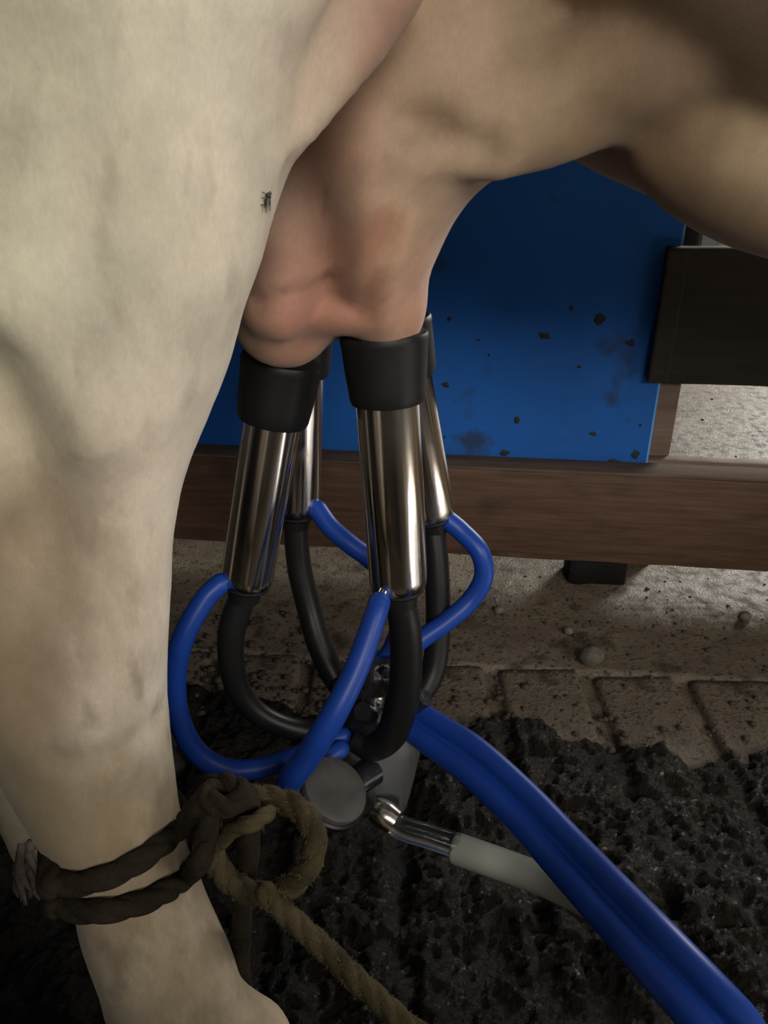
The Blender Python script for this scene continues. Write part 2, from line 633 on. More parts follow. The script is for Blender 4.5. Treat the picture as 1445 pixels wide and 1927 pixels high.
def rf(px, py, n):
    """(s, z) where the pixel's ray meets the upright plane n behind the rail's front face"""
    p = on_plane(px, py, O + NV * n, NV)
    return (p - O).dot(U), p.z


def place(name, me, m, parent=None):
    o = link(name, me, m, parent)
    if parent is None:
        o.location = (O.x, O.y, 0)
        o.rotation_euler = (0, 0, YAW)
    return o


def rough_board(s0, s1, n0, n1, z0, z1, seed, amp=0.0025, bev=0.004, cuts=60):
    me = box(s0, s1, n0, n1, z0, z1, bev, cuts)
    co = np.zeros(len(me.vertices) * 3)
    me.vertices.foreach_get('co', co)
    co = co.reshape(-1, 3)
    q = co * np.array([1, 0.2, 1.0]) + seed
    co[:, 2] += amp * vnoise(q, 16, seed, 3)
    co[:, 1] += amp * 0.6 * vnoise(q, 13, seed + 3, 3)
    me.vertices.foreach_set('co', co.ravel())
    me.update()
    shade_angle(me, 40)
    return me


zt = rf(1445, 908, 0.0)[1]
s_edge, z_pb = rf(1211, 890, 0.054)
rail = place('wooden_rail', rough_board(-1.3, 1.7, 0.0, 0.050, 0.048, zt, 2), M['rail'])
rt = place('weathered_top', rough_board(-1.3, 1.7, 0.001, 0.050, zt - 0.001, zt + 0.004, 5, 0.0012, 0.0015), M['rail_top'], rail)
rt['label'] = 'paler dusty top face'
tag(rail, 'long reddish-brown weathered wooden rail running across below the blue board', 'rail')
s = rf(1120, 1090, 0.02)[0]
blk = place('rail_block', rough_board(s - 0.052, s + 0.052, 0.006, 0.075, -0.01, 0.05, 31, 0.010, 0.014, 14), M['black_block'])
tag(blk, 'black muddy block on the floor holding up the wooden rail', 'block')
sill = place('rear_sill', rough_board(s_edge + 0.004, 1.7, 0.064, 0.090, 0.07, zt + 0.003, 4), M['sill'])
tag(sill, 'pinkish sawn wooden board standing on edge behind the rail, right of the blue board', 'board')

board = place('blue_board', box(-1.3, s_edge, 0.052, 0.062, zt - 0.012, 1.25, 0.0006), M['blue_board'])
tag(board, 'large blue painted board standing upright behind the wooden rail, muddy spots', 'board')
edge = place('board_edge', box(s_edge, s_edge + 0.0035, 0.0525, 0.0625, zt - 0.01, 1.25, 0.0008), M['blue_edge'], board)
edge['label'] = 'bright blue painted cut edge'
# mud splats stuck on the board
bm = bmesh.new()
for px, py, r in ((1025, 632, 10), (1128, 600, 13), (950, 852, 9), (1160, 872, 14), (1185, 645, 9), (1115, 816, 7), (972, 790, 8), (845, 600, 5), (1090, 690, 4),
                  (838, 724, 8), (1150, 870, 8), (820, 774, 6), (900, 640, 3), (836, 822, 3), (1195, 855, 10), (920, 668, 3), (985, 880, 5), (1075, 580, 5), (1205, 800, 4)):
    s, z = rf(px, py, 0.052)
    rr = r * 1.25 / FPX * 0.82
    g = bmesh.ops.create_icosphere(bm, subdivisions=3, radius=1)
    off = Vector((px * 0.01, py * 0.01, 0))
    sq = random.uniform(0.8, 1.25)
    for v in g['verts']:
        k = 1 + 0.16 * math.sin(v.co.x * 3.1 + off.x * 9) + 0.16 * math.cos(v.co.z * 3.7 + off.y * 7 + v.co.x * 2)
        v.co = Vector((s + v.co.x * rr * k * sq, 0.0515 + v.co.y * 0.0012, z + v.co.z * rr * k / sq))
me = bpy.data.meshes.new('mud_splatter')
bm.to_mesh(me)
bm.free()
me.polygons.foreach_set('use_smooth', [True] * len(me.polygons))
sp = place('mud_splatter', me, M['splat'], board)
sp['kind'] = 'stuff'

post = place('wooden_post', rough_board(s_edge + 0.006, s_edge + 0.046, 0.088, 0.122, -0.005, 0.46, 7, 0.0015), M['sill'])
tag(post, 'short reddish wooden post standing behind the blue board\'s right edge', 'post')
s0, zb = rf(1219, 722, 0.026)
zt2 = rf(1290, 466, 0.026)[1]
dk = place('dark_plank', rough_board(s0, 1.75, 0.026, 0.0515, zb, zt2, 9, 0.002), M['dark_wood'])
tag(dk, 'wide blackened plank fixed level across the right end of the blue board', 'plank')
bt = place('end_batten', rough_board(s0 - 0.002, s0 + 0.030, 0.020, 0.027, zb + 0.002, zt2 - 0.004, 12, 0.0012, 0.003, 10), M['dark_wood'], dk)

# things far back, seen in the gap over the dark plank
p = on_y(1345, 490, 4.2)
gp = link('feed_trough', box(p.x - 0.14, p.x + 0.13, 4.1, 4.5, -0.005, 0.52, 0.02), M['grey_post'])
tag(gp, 'grey concrete trough end far back in the gap above the dark plank', 'trough')
p = on_y(1372, 470, 3.9)
V, F = lathe((p.x, 3.9, 0.0), (p.x, 3.9, 0.5), [(0, 0.03), (0.0, 0.055), (0.25, 0.06), (0.36, 0.06), (0.365, 0.063), (0.37, 0.055), (0.34, 0.05), (0.30, 0.02)], 20)
wt = link('pale_bucket', mk('pale_bucket', V, F), M['white_tub'])  # pale object standing in for daylight in the far gap
tag(wt, 'small pale tub far back beside the grey trough end, above the dark plank', 'tub')

# ------------------------------------------------------------------ mud, clods, stones
def mud_edge(x):
    xs = [-1.5, -0.42, -0.3, -0.2, -0.1, 0.0, 0.08, 0.16, 0.25, 0.33, 0.42, 0.52, 0.65, 0.9, 1.6]
    ys = [0.95, 0.95, 0.94, 0.90, 0.885, 0.86, 0.85, 0.865, 0.835, 0.80, 0.78, 0.80, 0.80, 0.78, 0.75]
    return np.interp(x, xs, ys)


def mud_z(P):
    e = mud_edge(P[:, 0]) + 0.035 * vnoise(P, 9, 21, 2) + 0.03 * vnoise(P, 30, 22, 3)
    mk_ = sstep(-0.006, 0.03, e - P[:, 1])
    h = 0.012 + 0.012 * vnoise(P, 11, 23, 3) + 0.010 * vnoise(P, 34, 24, 3) + 0.009 * np.abs(vnoise(P, 80, 25, 2)) + 0.003 * vnoise(P, 170, 28, 1)
    # hoof-pressed hollows and ridges further in
    h *= sstep(0.10, 0.26, P[:, 1]) * 0.9 + 0.1
    h += 0.012 * sstep(0.1, 0.3, e - P[:, 1]) * vnoise(P * np.array([1.6, 1, 1]), 6, 31, 2)
    # slab grooves still read through the mud as shallow furrows
    g = np.abs((P[:, 0] - gx0) / SLAB_W - np.round((P[:, 0] - gx0) / SLAB_W)) * SLAB_W
    h -= 0.010 * sstep(0.02, 0.0, g + 0.004 * vnoise(P, 20, 26, 2))
    P[:, 2] = -0.018 * (1 - mk_) + np.maximum(h, 0.002) * mk_
    return P


mud = link('mud', grid_mesh('mud', lines([(-1.2, -0.6, 0.012), (-0.6, 0.75, 0.0035), (0.75, 1.4, 0.012)]), lines([(0.10, 0.3, 0.02), (0.3, 1.05, 0.0035)]), mud_z), M['mud'])
tag(mud, 'wet black churned mud and manure over the near floor', 'mud', kind='stuff')


def lump(seed, sub=1):
    bm = bmesh.new()
    bmesh.ops.create_icosphere(bm, subdivisions=sub, radius=1)
    P = np.array([v.co for v in bm.verts])
    k = 1 + 0.35 * vnoise(P + seed * 7.3, 1.6, seed, 2)
    P = P * k[:, None]
    F = [tuple(v.index for v in f.verts) for f in bm.faces]
    bm.free()
    return P, F


lumps = [lump(k) for k in range(6)]
VV, FF = [], []


def add_clod(x, y, r, flat=0.6):
    P, F = lumps[random.randrange(6)]
    a = random.uniform(0, 6.28)
    c, s = math.cos(a), math.sin(a)
    Q = np.stack([(P[:, 0] * c - P[:, 1] * s) * r, (P[:, 0] * s + P[:, 1] * c) * r * random.uniform(0.6, 1), P[:, 2] * r * flat], 1)
    Q += np.array([x, y, r * flat * 0.45])
    b = len(VV)
    VV.extend(Q.tolist())
    FF.extend([tuple(i + b for i in f) for f in F])


for k in range(900):
    x = random.uniform(-0.6, 0.95)
    y = random.uniform(0.86, 1.22) if k < 700 else random.uniform(1.4, 2.4)
    r = 0.0016 + 0.0035 * random.random() ** 3
    add_clod(x, y, r)
for k in range(240):   # crumbs pushed up along the mud's edge
    x = random.uniform(-0.5, 0.8)
    y = float(mud_edge(x)) + random.gauss(0.01, 0.035)
    add_clod(x, y, 0.002 + 0.007 * random.random() ** 2)
for k in range(150):   # littered patch left, beyond the hoses
    p_ = on_z(random.uniform(330, 620), random.uniform(1150, 1420), 0)
    add_clod(p_.x, p_.y, 0.003 + 0.007 * random.random() ** 2)
clods = link('dirt_clods', mk('dirt_clods', VV, FF), M['clod'])
tag(clods, 'scattered small crumbs of dirt and dried manure on the concrete', 'dirt', kind='stuff')

for px, py, r, lab in ((1112, 1246, 0.019, 'round grey stone lying alone on the concrete right of the hoses'),
                       (1068, 1192, 0.008, 'small dark pebble on the concrete between the round stone and rail'),
                       (938, 1153, 0.009, 'flat dark clod-like stone right of the bent blue tube'),
                       (1400, 1165, 0.010, 'small angular dark stone on the wet concrete, far right under the rail')):
    c = on_z(px, py, 0)
    P, F = lump(int(px), 3)
    P = P / np.linalg.norm(P, axis=1)[:, None] * (0.55 + 0.45 * np.linalg.norm(P, axis=1)[:, None])
    P = P * np.array([r, r * 0.8, r * 0.85]) + np.array([c.x, c.y, r * 0.62])
    st = link('stone', mk('stone', P, F), M['stone'])
    tag(st, lab, 'stone')

# ------------------------------------------------------------------ cow: one continuous body
cowV, cowF = [], []


def addc(VF):
    b = len(cowV)
    cowV.extend([tuple(v) for v in VF[0]])
    cowF.extend([tuple(i + b for i in f) for f in VF[1]])


def ell_ring(cx, cy, cz, ax, ay, seg=40, p=2.0):
    th = np.linspace(0, 2 * math.pi, seg, endpoint=False)
    c, s = np.cos(th), np.sin(th)
    x = np.sign(c) * np.abs(c) ** (2 / p) * ax + cx
    y = np.sign(s) * np.abs(s) ** (2 / p) * ay + cy
    return np.stack([x, y, np.full(seg, cz)], 1)


def row_loft(rows, extra_top=(), extra_bot=(), p=2.0, per=6):
    """rows of (py, left px, right px, Y centre, half depth), top to bottom; extra rows in metres (cx, cy, cz, ax, ay)"""
    K = list(extra_top)
    for py, l, r, Y, t in rows:
        a, b = on_y(l, py, Y), on_y(r, py, Y)
        K.append(((a.x + b.x) / 2, Y, a.z, (b.x - a.x) / 2, t))
    K += list(extra_bot)
    K = spline(K, per)
    return skin_rings([ell_ring(*k, p=p) for k in K]), K


# near hind leg
LEG = [(-60, -640, 770, .430, .150), (0, -600, 735, .415, .135), (100, -560, 650, .405, .125), (180, -540, 598, .395, .118), (330, -480, 540, .374, .098),
       (420, -450, 513, .362, .085), (500, -420, 490, .352, .076), (600, -380, 455, .348, .072), (690, -320, 430, .346, .070), (800, -260, 388, .345, .070),
       (900, -200, 348, .338, .060), (1000, -150, 326, .332, .054), (1100, -110, 318, .328, .052), (1250, -60, 308, .322, .050), (1400, 5, 318, .316, .047),
       (1500, 70, 328, .310, .044), (1560, 108, 336, .306, .041), (1650, 140, 360, .298, .037), (1740, 156, 400, .294, .035), (1830, 186, 442, .292, .034), (1900, 208, 472, .292, .034)]
lf, LEGK = row_loft(LEG, extra_top=[(-0.20, .47, 1.12, .34, .17), (-0.16, .45, .95, .36, .165)],
                    extra_bot=[(-.098, .292, .225, .043, .036), (-.086, .290, .185, .046, .038), (-.074, .288, .14, .040, .036), (-.060, .286, .09, .046, .042), (-.050, .284, .055, .05, .046)])
addc(lf)
# fetlock bulge at the front of the near leg
def ellipsoid(c, r, rot=(0, 0, 0), sub=3):
    bm = bmesh.new()
    bmesh.ops.create_icosphere(bm, subdivisions=sub, radius=1)
    m = Matrix.Translation(c) @ Euler(rot).to_matrix().to_4x4() @ Matrix.Diagonal((*r, 1))
    V = [m @ v.co for v in bm.verts]
    F = [tuple(v.index for v in f.verts) for f in bm.faces]
    bm.free()
    return V, F


addc(ellipsoid(on_y(485, 1955, .288), (.020, .024, .028), (0, -0.5, 0)))
# far hind leg, hidden behind the near one
addc((skin_rings([ell_ring(*k) for k in spline([(-.22, .76, 1.05, .26, .13), (-.24, .78, .8, .17, .10), (-.32, .78, .62, .09, .07), (-.37, .78, .46, .055, .05),
                                                 (-.36, .78, .3, .038, .034), (-.35, .78, .18, .04, .038), (-.34, .78, .06, .045, .045)], 6)])))
# trunk: rings across the body along X, bottom follows the belly line
def trunk(stations):
    K = spline(stations, 6)
    rings = []
    th = np.linspace(0, 2 * math.pi, 48, endpoint=False)
    for x, yc, zb, zt_, ry in K:
        zc, rz = (zb + zt_) / 2, (zt_ - zb) / 2
        c, s = np.cos(th), np.sin(th)
        rings.append(np.stack([np.full(48, x), yc + np.sign(c) * np.abs(c) ** 0.9 * ry, zc + np.sign(s) * np.abs(s) ** 0.9 * rz], 1))
    return skin_rings(rings)


addc(trunk([(-.62, .57, 1.02, 1.22, .08), (-.55, .57, .90, 1.30, .20), (-.40, .57, .80, 1.34, .27), (-.2, .57, .90, 1.34, .30), (0.0, .57, .85, 1.33, .31), (.08, .57, .79, 1.33, .315), (.14, .57, .745, 1.33, .32),
            (.20, .57, .715, 1.33, .325), (.26, .57, .693, 1.33, .33), (.34, .57, .668, 1.33, .33), (.45, .57, .645, 1.33, .33), (.7, .57, .62, 1.34, .31), (.95, .57, .64, 1.34, .25), (1.08, .57, .74, 1.3, .17), (1.14, .57, .9, 1.2, .08)]))
# front legs, neck and head (outside the frame)
for yy in (.54, .78):
    addc(skin_rings([ell_ring(*k) for k in spline([(.92, yy, .95, .12, .10), (.92, yy, .7, .085, .07), (.90, yy, .45, .05, .048), (.90, yy, .38, .055, .05), (.90, yy, .25, .034, .034), (.91, yy, .12, .042, .04), (.93, yy, .055, .05, .048)], 6)]))
addc(tube([Vector((.95, .57, 1.08)), Vector((1.25, .57, 1.16)), Vector((1.5, .57, 1.22))], [.22, .15, .12]))
addc(tube([Vector((1.45, .57, 1.28)), Vector((1.62, .57, 1.18)), Vector((1.8, .57, 1.02)), Vector((1.9, .57, .93))], [.11, .115, .085, .06], round_end=True))
# udder
UD = [(-60, 520, 1085, .545, .105), (60, 500, 1088, .545, .105), (190, 480, 1085, .545, .105), (262, 465, 1050, .545, .105), (285, 460, 1020, .545, .102), (305, 456, 972, .545, .102), (332, 450, 922, .545, .102),
      (368, 446, 882, .545, .102), (410, 442, 852, .545, .101), (462, 438, 828, .545, .100), (505, 434, 808, .545, .096), (545, 432, 797, .545, .090), (575, 434, 790, .545, .084), (594, 448, 780, .545, .07)]
uf, UDK = row_loft(UD, p=2.3)
addc(uf)
# quarters with their teats
addc(ellipsoid(on_y(537, 600, .52), (.034, .045, .032)))
addc(ellipsoid(on_y(727, 566, .515), (.0275, .036, .034)))
addc(ellipsoid(on_y(560, 560, .60), (.034, .04, .034)))
addc(ellipsoid(on_y(718, 525, .60), (.033, .04, .034)))
addc(ellipsoid(on_y(690, 560, .56), (.04, .05, .03)))
# fold of belly skin (navel flap) at the right
addc(ellipsoid(on_y(1285, 240, .52), (.115, .06, .040), (0, 0.28, 0)))
addc(ellipsoid(on_y(1440, 330, .47), (.085, .05, .040), (0, 0.32, 0)))
# fore udder attachment / milk vein ridge running forward
addc(tube([on_y(780, 215, .465), on_y(900, 222, .46), on_y(1010, 205, .46), on_y(1110, 165, .46), on_y(1250, 110, .45)], [.02, .030, .031, .032, .03], round_end=True))
# flank skin fold between thigh and udder
addc(tube([on_y(725, -40, .40), on_y(655, 85, .385), on_y(600, 180, .375), on_y(550, 280, .365)], [.02, .016, .012, .008], round_end=True))
# tail hanging behind the near leg
addc(tube([Vector((-.58, .57, 1.22)), Vector((-.62, .56, 1.0)), on_y(-260, 1150, .47), on_y(-60, 1380, .45), on_y(5, 1475, .44), on_y(42, 1560, .435), on_y(58, 1628, .43)], [.035, .028, .020, .0175, .0165, .0155, .011], round_end=True))

raw = mk('cow_raw', cowV, cowF)
tmp = bpy.data.objects.new('cow_raw', raw)
COL.objects.link(tmp)
rm = tmp.modifiers.new('r', 'REMESH')
rm.mode = 'VOXEL'
rm.voxel_size = 0.0058
sm = tmp.modifiers.new('s', 'SMOOTH')
sm.factor = 0.5
sm.iterations = 12
dg = bpy.context.evaluated_depsgraph_get()
cow_me = bpy.data.meshes.new_from_object(tmp.evaluated_get(dg))
bpy.data.objects.remove(tmp)
cow_me.name = 'cow'
co = np.zeros(len(cow_me.vertices) * 3)
cow_me.vertices.foreach_get('co', co)
co = co.reshape(-1, 3)
fl = np.zeros(len(cow_me.vertices) * 3)
cow_me.vertices.foreach_get('normal', fl)
nor = fl.reshape(-1, 3)
bvh = BVHTree.FromPolygons([Vector(c) for c in co], [tuple(p.vertices) for p in cow_me.polygons])


def surf(px, py):
    h = bvh.ray_cast(CAMP, ray(px, py).normalized())
    return h[0]


def near_curve(pts):
    """distance of every vertex to a polyline"""
    best = np.full(len(co), 9.0)
    C = spline([list(p) for p in pts], 12)
    lo, hi = C.min(0) - 0.06, C.max(0) + 0.06
    sel = np.where(np.all((co > lo) & (co < hi), axis=1))[0]
    if len(sel):
        d = np.linalg.norm(co[sel][:, None, :] - C[None], axis=2).min(1)
        best[sel] = d
    return best


# veins, wrinkles and hollows of the udder and leg
disp = np.zeros(len(co))


def crease(pix, width, amt):
    pts = [surf(*q) for q in pix]
    pts = [q for q in pts if q is not None]
    if len(pts) < 2:
        return
    d = near_curve(pts)
    disp[:] += amt * np.exp(-(d / width) ** 2)


crease([(742, 430), (722, 500), (708, 570), (700, 612)], .006, -.0035)
crease([(762, 430), (742, 500), (730, 570), (724, 612)], .007, .0025)
crease([(690, 300), (680, 400), (668, 500), (660, 580)], .012, .004)
crease([(560, 380), (600, 460), (625, 540), (640, 610)], .020, -.024)
crease([(490, 566), (530, 560), (570, 566), (610, 578)], .0055, -.005)
crease([(495, 540), (525, 536), (575, 546)], .007, .004)
crease([(485, 596), (510, 604), (535, 618)], .014, .006)
crease([(570, 655), (590, 625), (625, 590)], .012, -.005)
crease([(762, 238), (800, 240), (850, 262), (910, 285)], .010, -.006)
crease([(765, 236), (785, 238)], .010, -.006)
crease([(770, 275), (850, 300), (930, 318)], .014, .004)
crease([(645, 0), (600, 110), (575, 220), (548, 320)], .007, -.004)
crease([(0, 600), (60, 680), (120, 780), (160, 850)], .015, .012)
crease([(-10, 750), (35, 840), (80, 930), (100, 1000)], .030, -.026)
crease([(130, 1000), (210, 1100), (240, 1250), (200, 1400)], .030, .006)
crease([(60, 1050), (40, 1180), (60, 1320)], .018, -.005)
crease([(110, 1430), (170, 1425), (240, 1395), (290, 1350)], .007, -.004)
crease([(60, 1500), (150, 1480), (250, 1500)], .02, -.003)
crease([(1110, 235), (1190, 260), (1280, 262), (1400, 215)], .016, -.004)
co2 = co + nor * disp[:, None]
co2 += nor * (0.0012 * vnoise(co, 22, 41, 3))[:, None]
cow_me.vertices.foreach_set('co', co2.ravel())
cow_me.update()

# hide colour: the animal's own patches and dirt plus painted shade, fixed on its surface
seeds = []


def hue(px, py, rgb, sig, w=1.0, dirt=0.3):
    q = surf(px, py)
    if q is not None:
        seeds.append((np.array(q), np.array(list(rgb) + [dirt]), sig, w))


WHITE = (.60, .54, .445)
GREEN = (.43, .41, .305)  # greener hide, with the light's fall-off on the leg's left painted in
PINKW = (.58, .505, .43)
SK = (.36, .24, .165)
PINK = (.36, .15, .10)
BR = (.40, .285, .19)
CREAM = (.46, .355, .245)
DIRTY = (.20, .16, .10)
for x in range(20, 560, 100):
    for y in range(20, 700, 100):
        hue(x, y, WHITE if x > 120 else GREEN, .05)
for q in ((40, 60), (20, 250), (30, 480), (110, 40)):
    hue(*q, (.38, .36, .255), .045, 1.3)  # same left-side dimming, deepened in the colour
for q in ((300, 650), (250, 750), (330, 800), (200, 850), (250, 950), (280, 1050)):
    hue(*q, PINKW, .05)
for q in ((40, 760), (30, 860), (60, 950)):
    hue(*q, (.36, .30, .20), .04, 1.3)
for q in ((180, 560), (150, 520)):
    hue(*q, (.50, .47, .38), .02, 1.5)
for q in ((30, 1100), (60, 1200), (90, 1050), (100, 1150), (20, 1300), (90, 1290), (40, 1000), (110, 1220), (20, 1200), (50, 1380)):
    hue(*q, (.21, .155, .10), .035, 1.5, .8)
for q in ((170, 1150), (230, 1150), (220, 1300), (170, 1350), (260, 1400)):
    hue(*q, (.56, .495, .415), .035, 1.2, .5)
for q in ((60, 1430), (110, 1450), (160, 1440), (130, 1540), (200, 1560), (200, 1500), (90, 1500), (150, 1600)):
    hue(*q, DIRTY, .03, 1.4, .9)
for q in ((300, 1380), (310, 1460), (310, 1500)):
    hue(*q, (.30, .25, .18), .018, 1.5, 1.0)
for q in ((250, 1460), (270, 1540), (220, 1430)):
    hue(*q, (.44, .37, .26), .02, 1.2, .9)
for q in ((250, 1640), (320, 1610), (250, 1740), (300, 1800), (350, 1880), (280, 1880), (240, 1850), (350, 1720)):
    hue(*q, (.33, .27, .19), .035, 1.3, .9)  # cannon: dirt, plus the light's fall-off down the leg painted in
for q in ((620, 100), (640, 50), (590, 200)):
    hue(*q, (.54, .44, .31), .02, 1.0)
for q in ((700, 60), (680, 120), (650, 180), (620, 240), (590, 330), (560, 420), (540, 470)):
    hue(*q, (.25, .125, .09), .035, 2.2, .1)  # reddish groin skin with the shade beside the thigh painted in
for q in ((735, 420), (728, 450), (722, 480), (715, 510), (708, 540), (702, 570), (696, 600)):
    hue(*q, (.27, .12, .075), .0085, 2.2, .1)
for q in ((590, 605), (560, 650), (600, 640), (580, 625)):
    hue(*q, (.24, .095, .065), .022, 2.6, .1)
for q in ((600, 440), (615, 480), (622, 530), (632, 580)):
    hue(*q, (.20, .09, .06), .022, 3.5, .1)  # hollow between the quarters: its shade painted into the skin colour
for q in ((700, 250), (700, 400), (790, 350), (760, 450), (850, 320), (650, 350), (640, 450), (800, 150), (900, 200)):
    hue(*q, SK, .05, 1.0, .1)
for q in ((730, 560), (780, 560), (760, 500), (690, 580)):
    hue(*q, (.44, .245, .165), .03, 1.2, .1)
for q in ((500, 500), (520, 560), (500, 600), (560, 620), (590, 560), (560, 500), (620, 620)):
    hue(*q, PINK, .035, 1.2, .1)
for q in ((470, 640), (460, 620)):
    hue(*q, (.33, .23, .13), .015, 1.0, .2)
for q in ((950, 240), (1020, 200), (1000, 270), (900, 290)):
    hue(*q, CREAM, .045, 1.2, .1)
for q in ((800, 40), (950, 60), (870, 100)):
    hue(*q, (.36, .25, .17), .05, 1.0, .1)
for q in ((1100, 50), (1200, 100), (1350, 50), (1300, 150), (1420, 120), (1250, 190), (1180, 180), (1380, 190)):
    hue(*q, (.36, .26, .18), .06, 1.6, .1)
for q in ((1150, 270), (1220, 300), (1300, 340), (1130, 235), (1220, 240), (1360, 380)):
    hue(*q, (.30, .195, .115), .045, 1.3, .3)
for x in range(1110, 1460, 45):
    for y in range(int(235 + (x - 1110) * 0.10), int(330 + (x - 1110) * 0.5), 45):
        hue(x, y, (.145, .090, .050), .050, 3.0, .3)  # brown lower belly with its shadow put into the colour
for q in ((500, 655), (545, 668), (580, 665), (520, 640)):
    hue(*q, (.30, .155, .10), .025, 1.5, .1)
for q in ((1410, 290), (1430, 260)):
    hue(*q, (.52, .41, .26), .026, 8.0, .2)
for q in ((1430, 400), (1400, 360)):
    hue(*q, (.28, .19, .12), .03, 1.2, .3)
for q in ((775, 238),):
    hue(*q, (.30, .22, .15), .010, 2.0, .2)
for q in ((6, 1480), (15, 1510), (25, 1540), (35, 1570), (45, 1600)):
    hue(*q, (.20, .17, .125), .04, 2.0, .7)
for q in ((172, 535), (60, 25), (112, 45), (165, 650), (20, 240)):
    hue(*q, (.30, .28, .23), .014, 2.0, .6)
for q in ((195, 830), (240, 700), (150, 330), (270, 390)):
    hue(*q, (.47, .41, .33), .03, 1.2, .6)
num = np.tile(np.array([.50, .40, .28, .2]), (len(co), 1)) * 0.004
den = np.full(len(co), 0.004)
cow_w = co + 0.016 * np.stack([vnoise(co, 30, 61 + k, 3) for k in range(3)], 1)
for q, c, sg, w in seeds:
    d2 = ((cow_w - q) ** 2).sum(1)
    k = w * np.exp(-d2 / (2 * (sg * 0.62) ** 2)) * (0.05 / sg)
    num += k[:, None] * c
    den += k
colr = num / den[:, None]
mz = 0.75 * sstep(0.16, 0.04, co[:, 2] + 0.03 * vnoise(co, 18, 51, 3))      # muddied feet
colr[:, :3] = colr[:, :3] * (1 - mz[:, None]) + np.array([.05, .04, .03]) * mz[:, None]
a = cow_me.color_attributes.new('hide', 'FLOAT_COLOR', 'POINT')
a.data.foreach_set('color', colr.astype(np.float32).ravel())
cow_me.polygons.foreach_set('use_smooth', [True] * len(cow_me.polygons))
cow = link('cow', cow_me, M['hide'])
tag(cow, 'cream white cow standing side-on, near hind leg roped, udder in the milking cups', 'cow')
for cx, cy, rz in ((-.045, .284, 0), (-.335, .78, 0), (.94, .54, 0), (.94, .78, 0)):
    V, F = [], []
    for sgn in (-1, 1):
        K = spline([(cx + .012, cy + sgn * .024, .075, .042, .022), (cx + .018, cy + sgn * .025, .04, .052, .026), (cx + .026, cy + sgn * .026, .0, .064, .028)], 4)
        v, f = skin_rings([ell_ring(*k, seg=20) for k in K])
        b = len(V)
        V += [tuple(q) for q in v]
        F += [tuple(i + b for i in g) for g in f]
    link('hoof', mk('hoof', V, F), M['hoof'], cow)
# tail switch: matted strands
VV2, FF2 = [], []
for k in range(60):
    a0 = on_y(52 + random.uniform(-16, 16), 1605 + random.uniform(-30, 8), .43 + random.uniform(-.008, .008))
    e0 = on_y(62 + random.uniform(-38, 42), 1680 + random.uniform(-40, 30), .43 + random.uniform(-.02, .02))
    m0 = (a0 + e0) / 2 + Vector((random.uniform(-.006, .006), random.uniform(-.006, .006), 0))
    v, f = tube([a0, m0, e0], [.0032, .0036, .0008], seg=6, per=4)
    b = len(VV2)
    VV2 += [tuple(q) for q in v]
    FF2 += [tuple(i + b for i in g) for g in f]
sw = link('tail_switch', mk('tail_switch', VV2, FF2), M['switch'], cow)
sw['label'] = 'matted muddy hair at the end of the tail'

bvh2 = BVHTree.FromPolygons([Vector(c) for c in co2], [tuple(p.vertices) for p in cow_me.polygons])

# fly on the thigh
h = bvh2.ray_cast(CAMP, ray(498, 374).normalized())
if h[0] is not None:
    fp, fn = h[0], h[1]
    fx = Vector((0.15, 0, 1)) - fn * fn.dot(Vector((0.15, 0, 1)))
    fx.normalize()
    fy = fn.cross(fx)
    RM = Matrix((fx, fy, fn)).transposed().to_4x4()
    RM.translation = fp + fn * 0.0013
    RM = RM @ Matrix.Scale(0.75, 4)
    flyo = empty('fly')
    flyo.matrix_world = RM
    tag(flyo, 'small black fly sitting on the cream thigh near its front edge', 'insect')
    V, F = ellipsoid((-.0012, 0, 0), (.0032, .0018, .0016), sub=2)
    link('abdomen', mk('abdomen', V, F), M['fly'], flyo)
    V, F = ellipsoid((.0022, 0, .0002), (.0016, .0015, .0014), sub=2)
    link('head', mk('head', V, F), M['fly'], flyo)
    for sg in (-1, 1):
        V, F = ellipsoid((-.003, sg * .0018, .0011), (.0036, .0014, .00015), (0, 0, -sg * .35), sub=2)
        link('wing', mk('wing', V, F), M['fly_wing'], flyo)
        for xx in (-.0015, .0005, .002):
            V, F = tube([Vector((xx, sg * .001, 0)), Vector((xx * 1.4, sg * .0035, .0005)), Vector((xx * 1.9, sg * .0052, -.0016))], .00022, seg=6, per=3)
            link('leg', mk('leg', V, F), M['fly'], flyo)

# ------------------------------------------------------------------ milking cluster
base = on_y(700, 1400, .52)
cl = empty('milking_cluster', base)
tag(cl, 'milking cluster of four steel teat cups with black and blue tubes hanging from the udder', 'milking cluster')


def part(name, VF, m, parent=None, smooth=35):
    V, F = VF
    V = [Vector(v) - base for v in V]
    me = mk(name, V, F)
    shade_angle(me, smooth)
    return link(name, me, m, parent or cl)


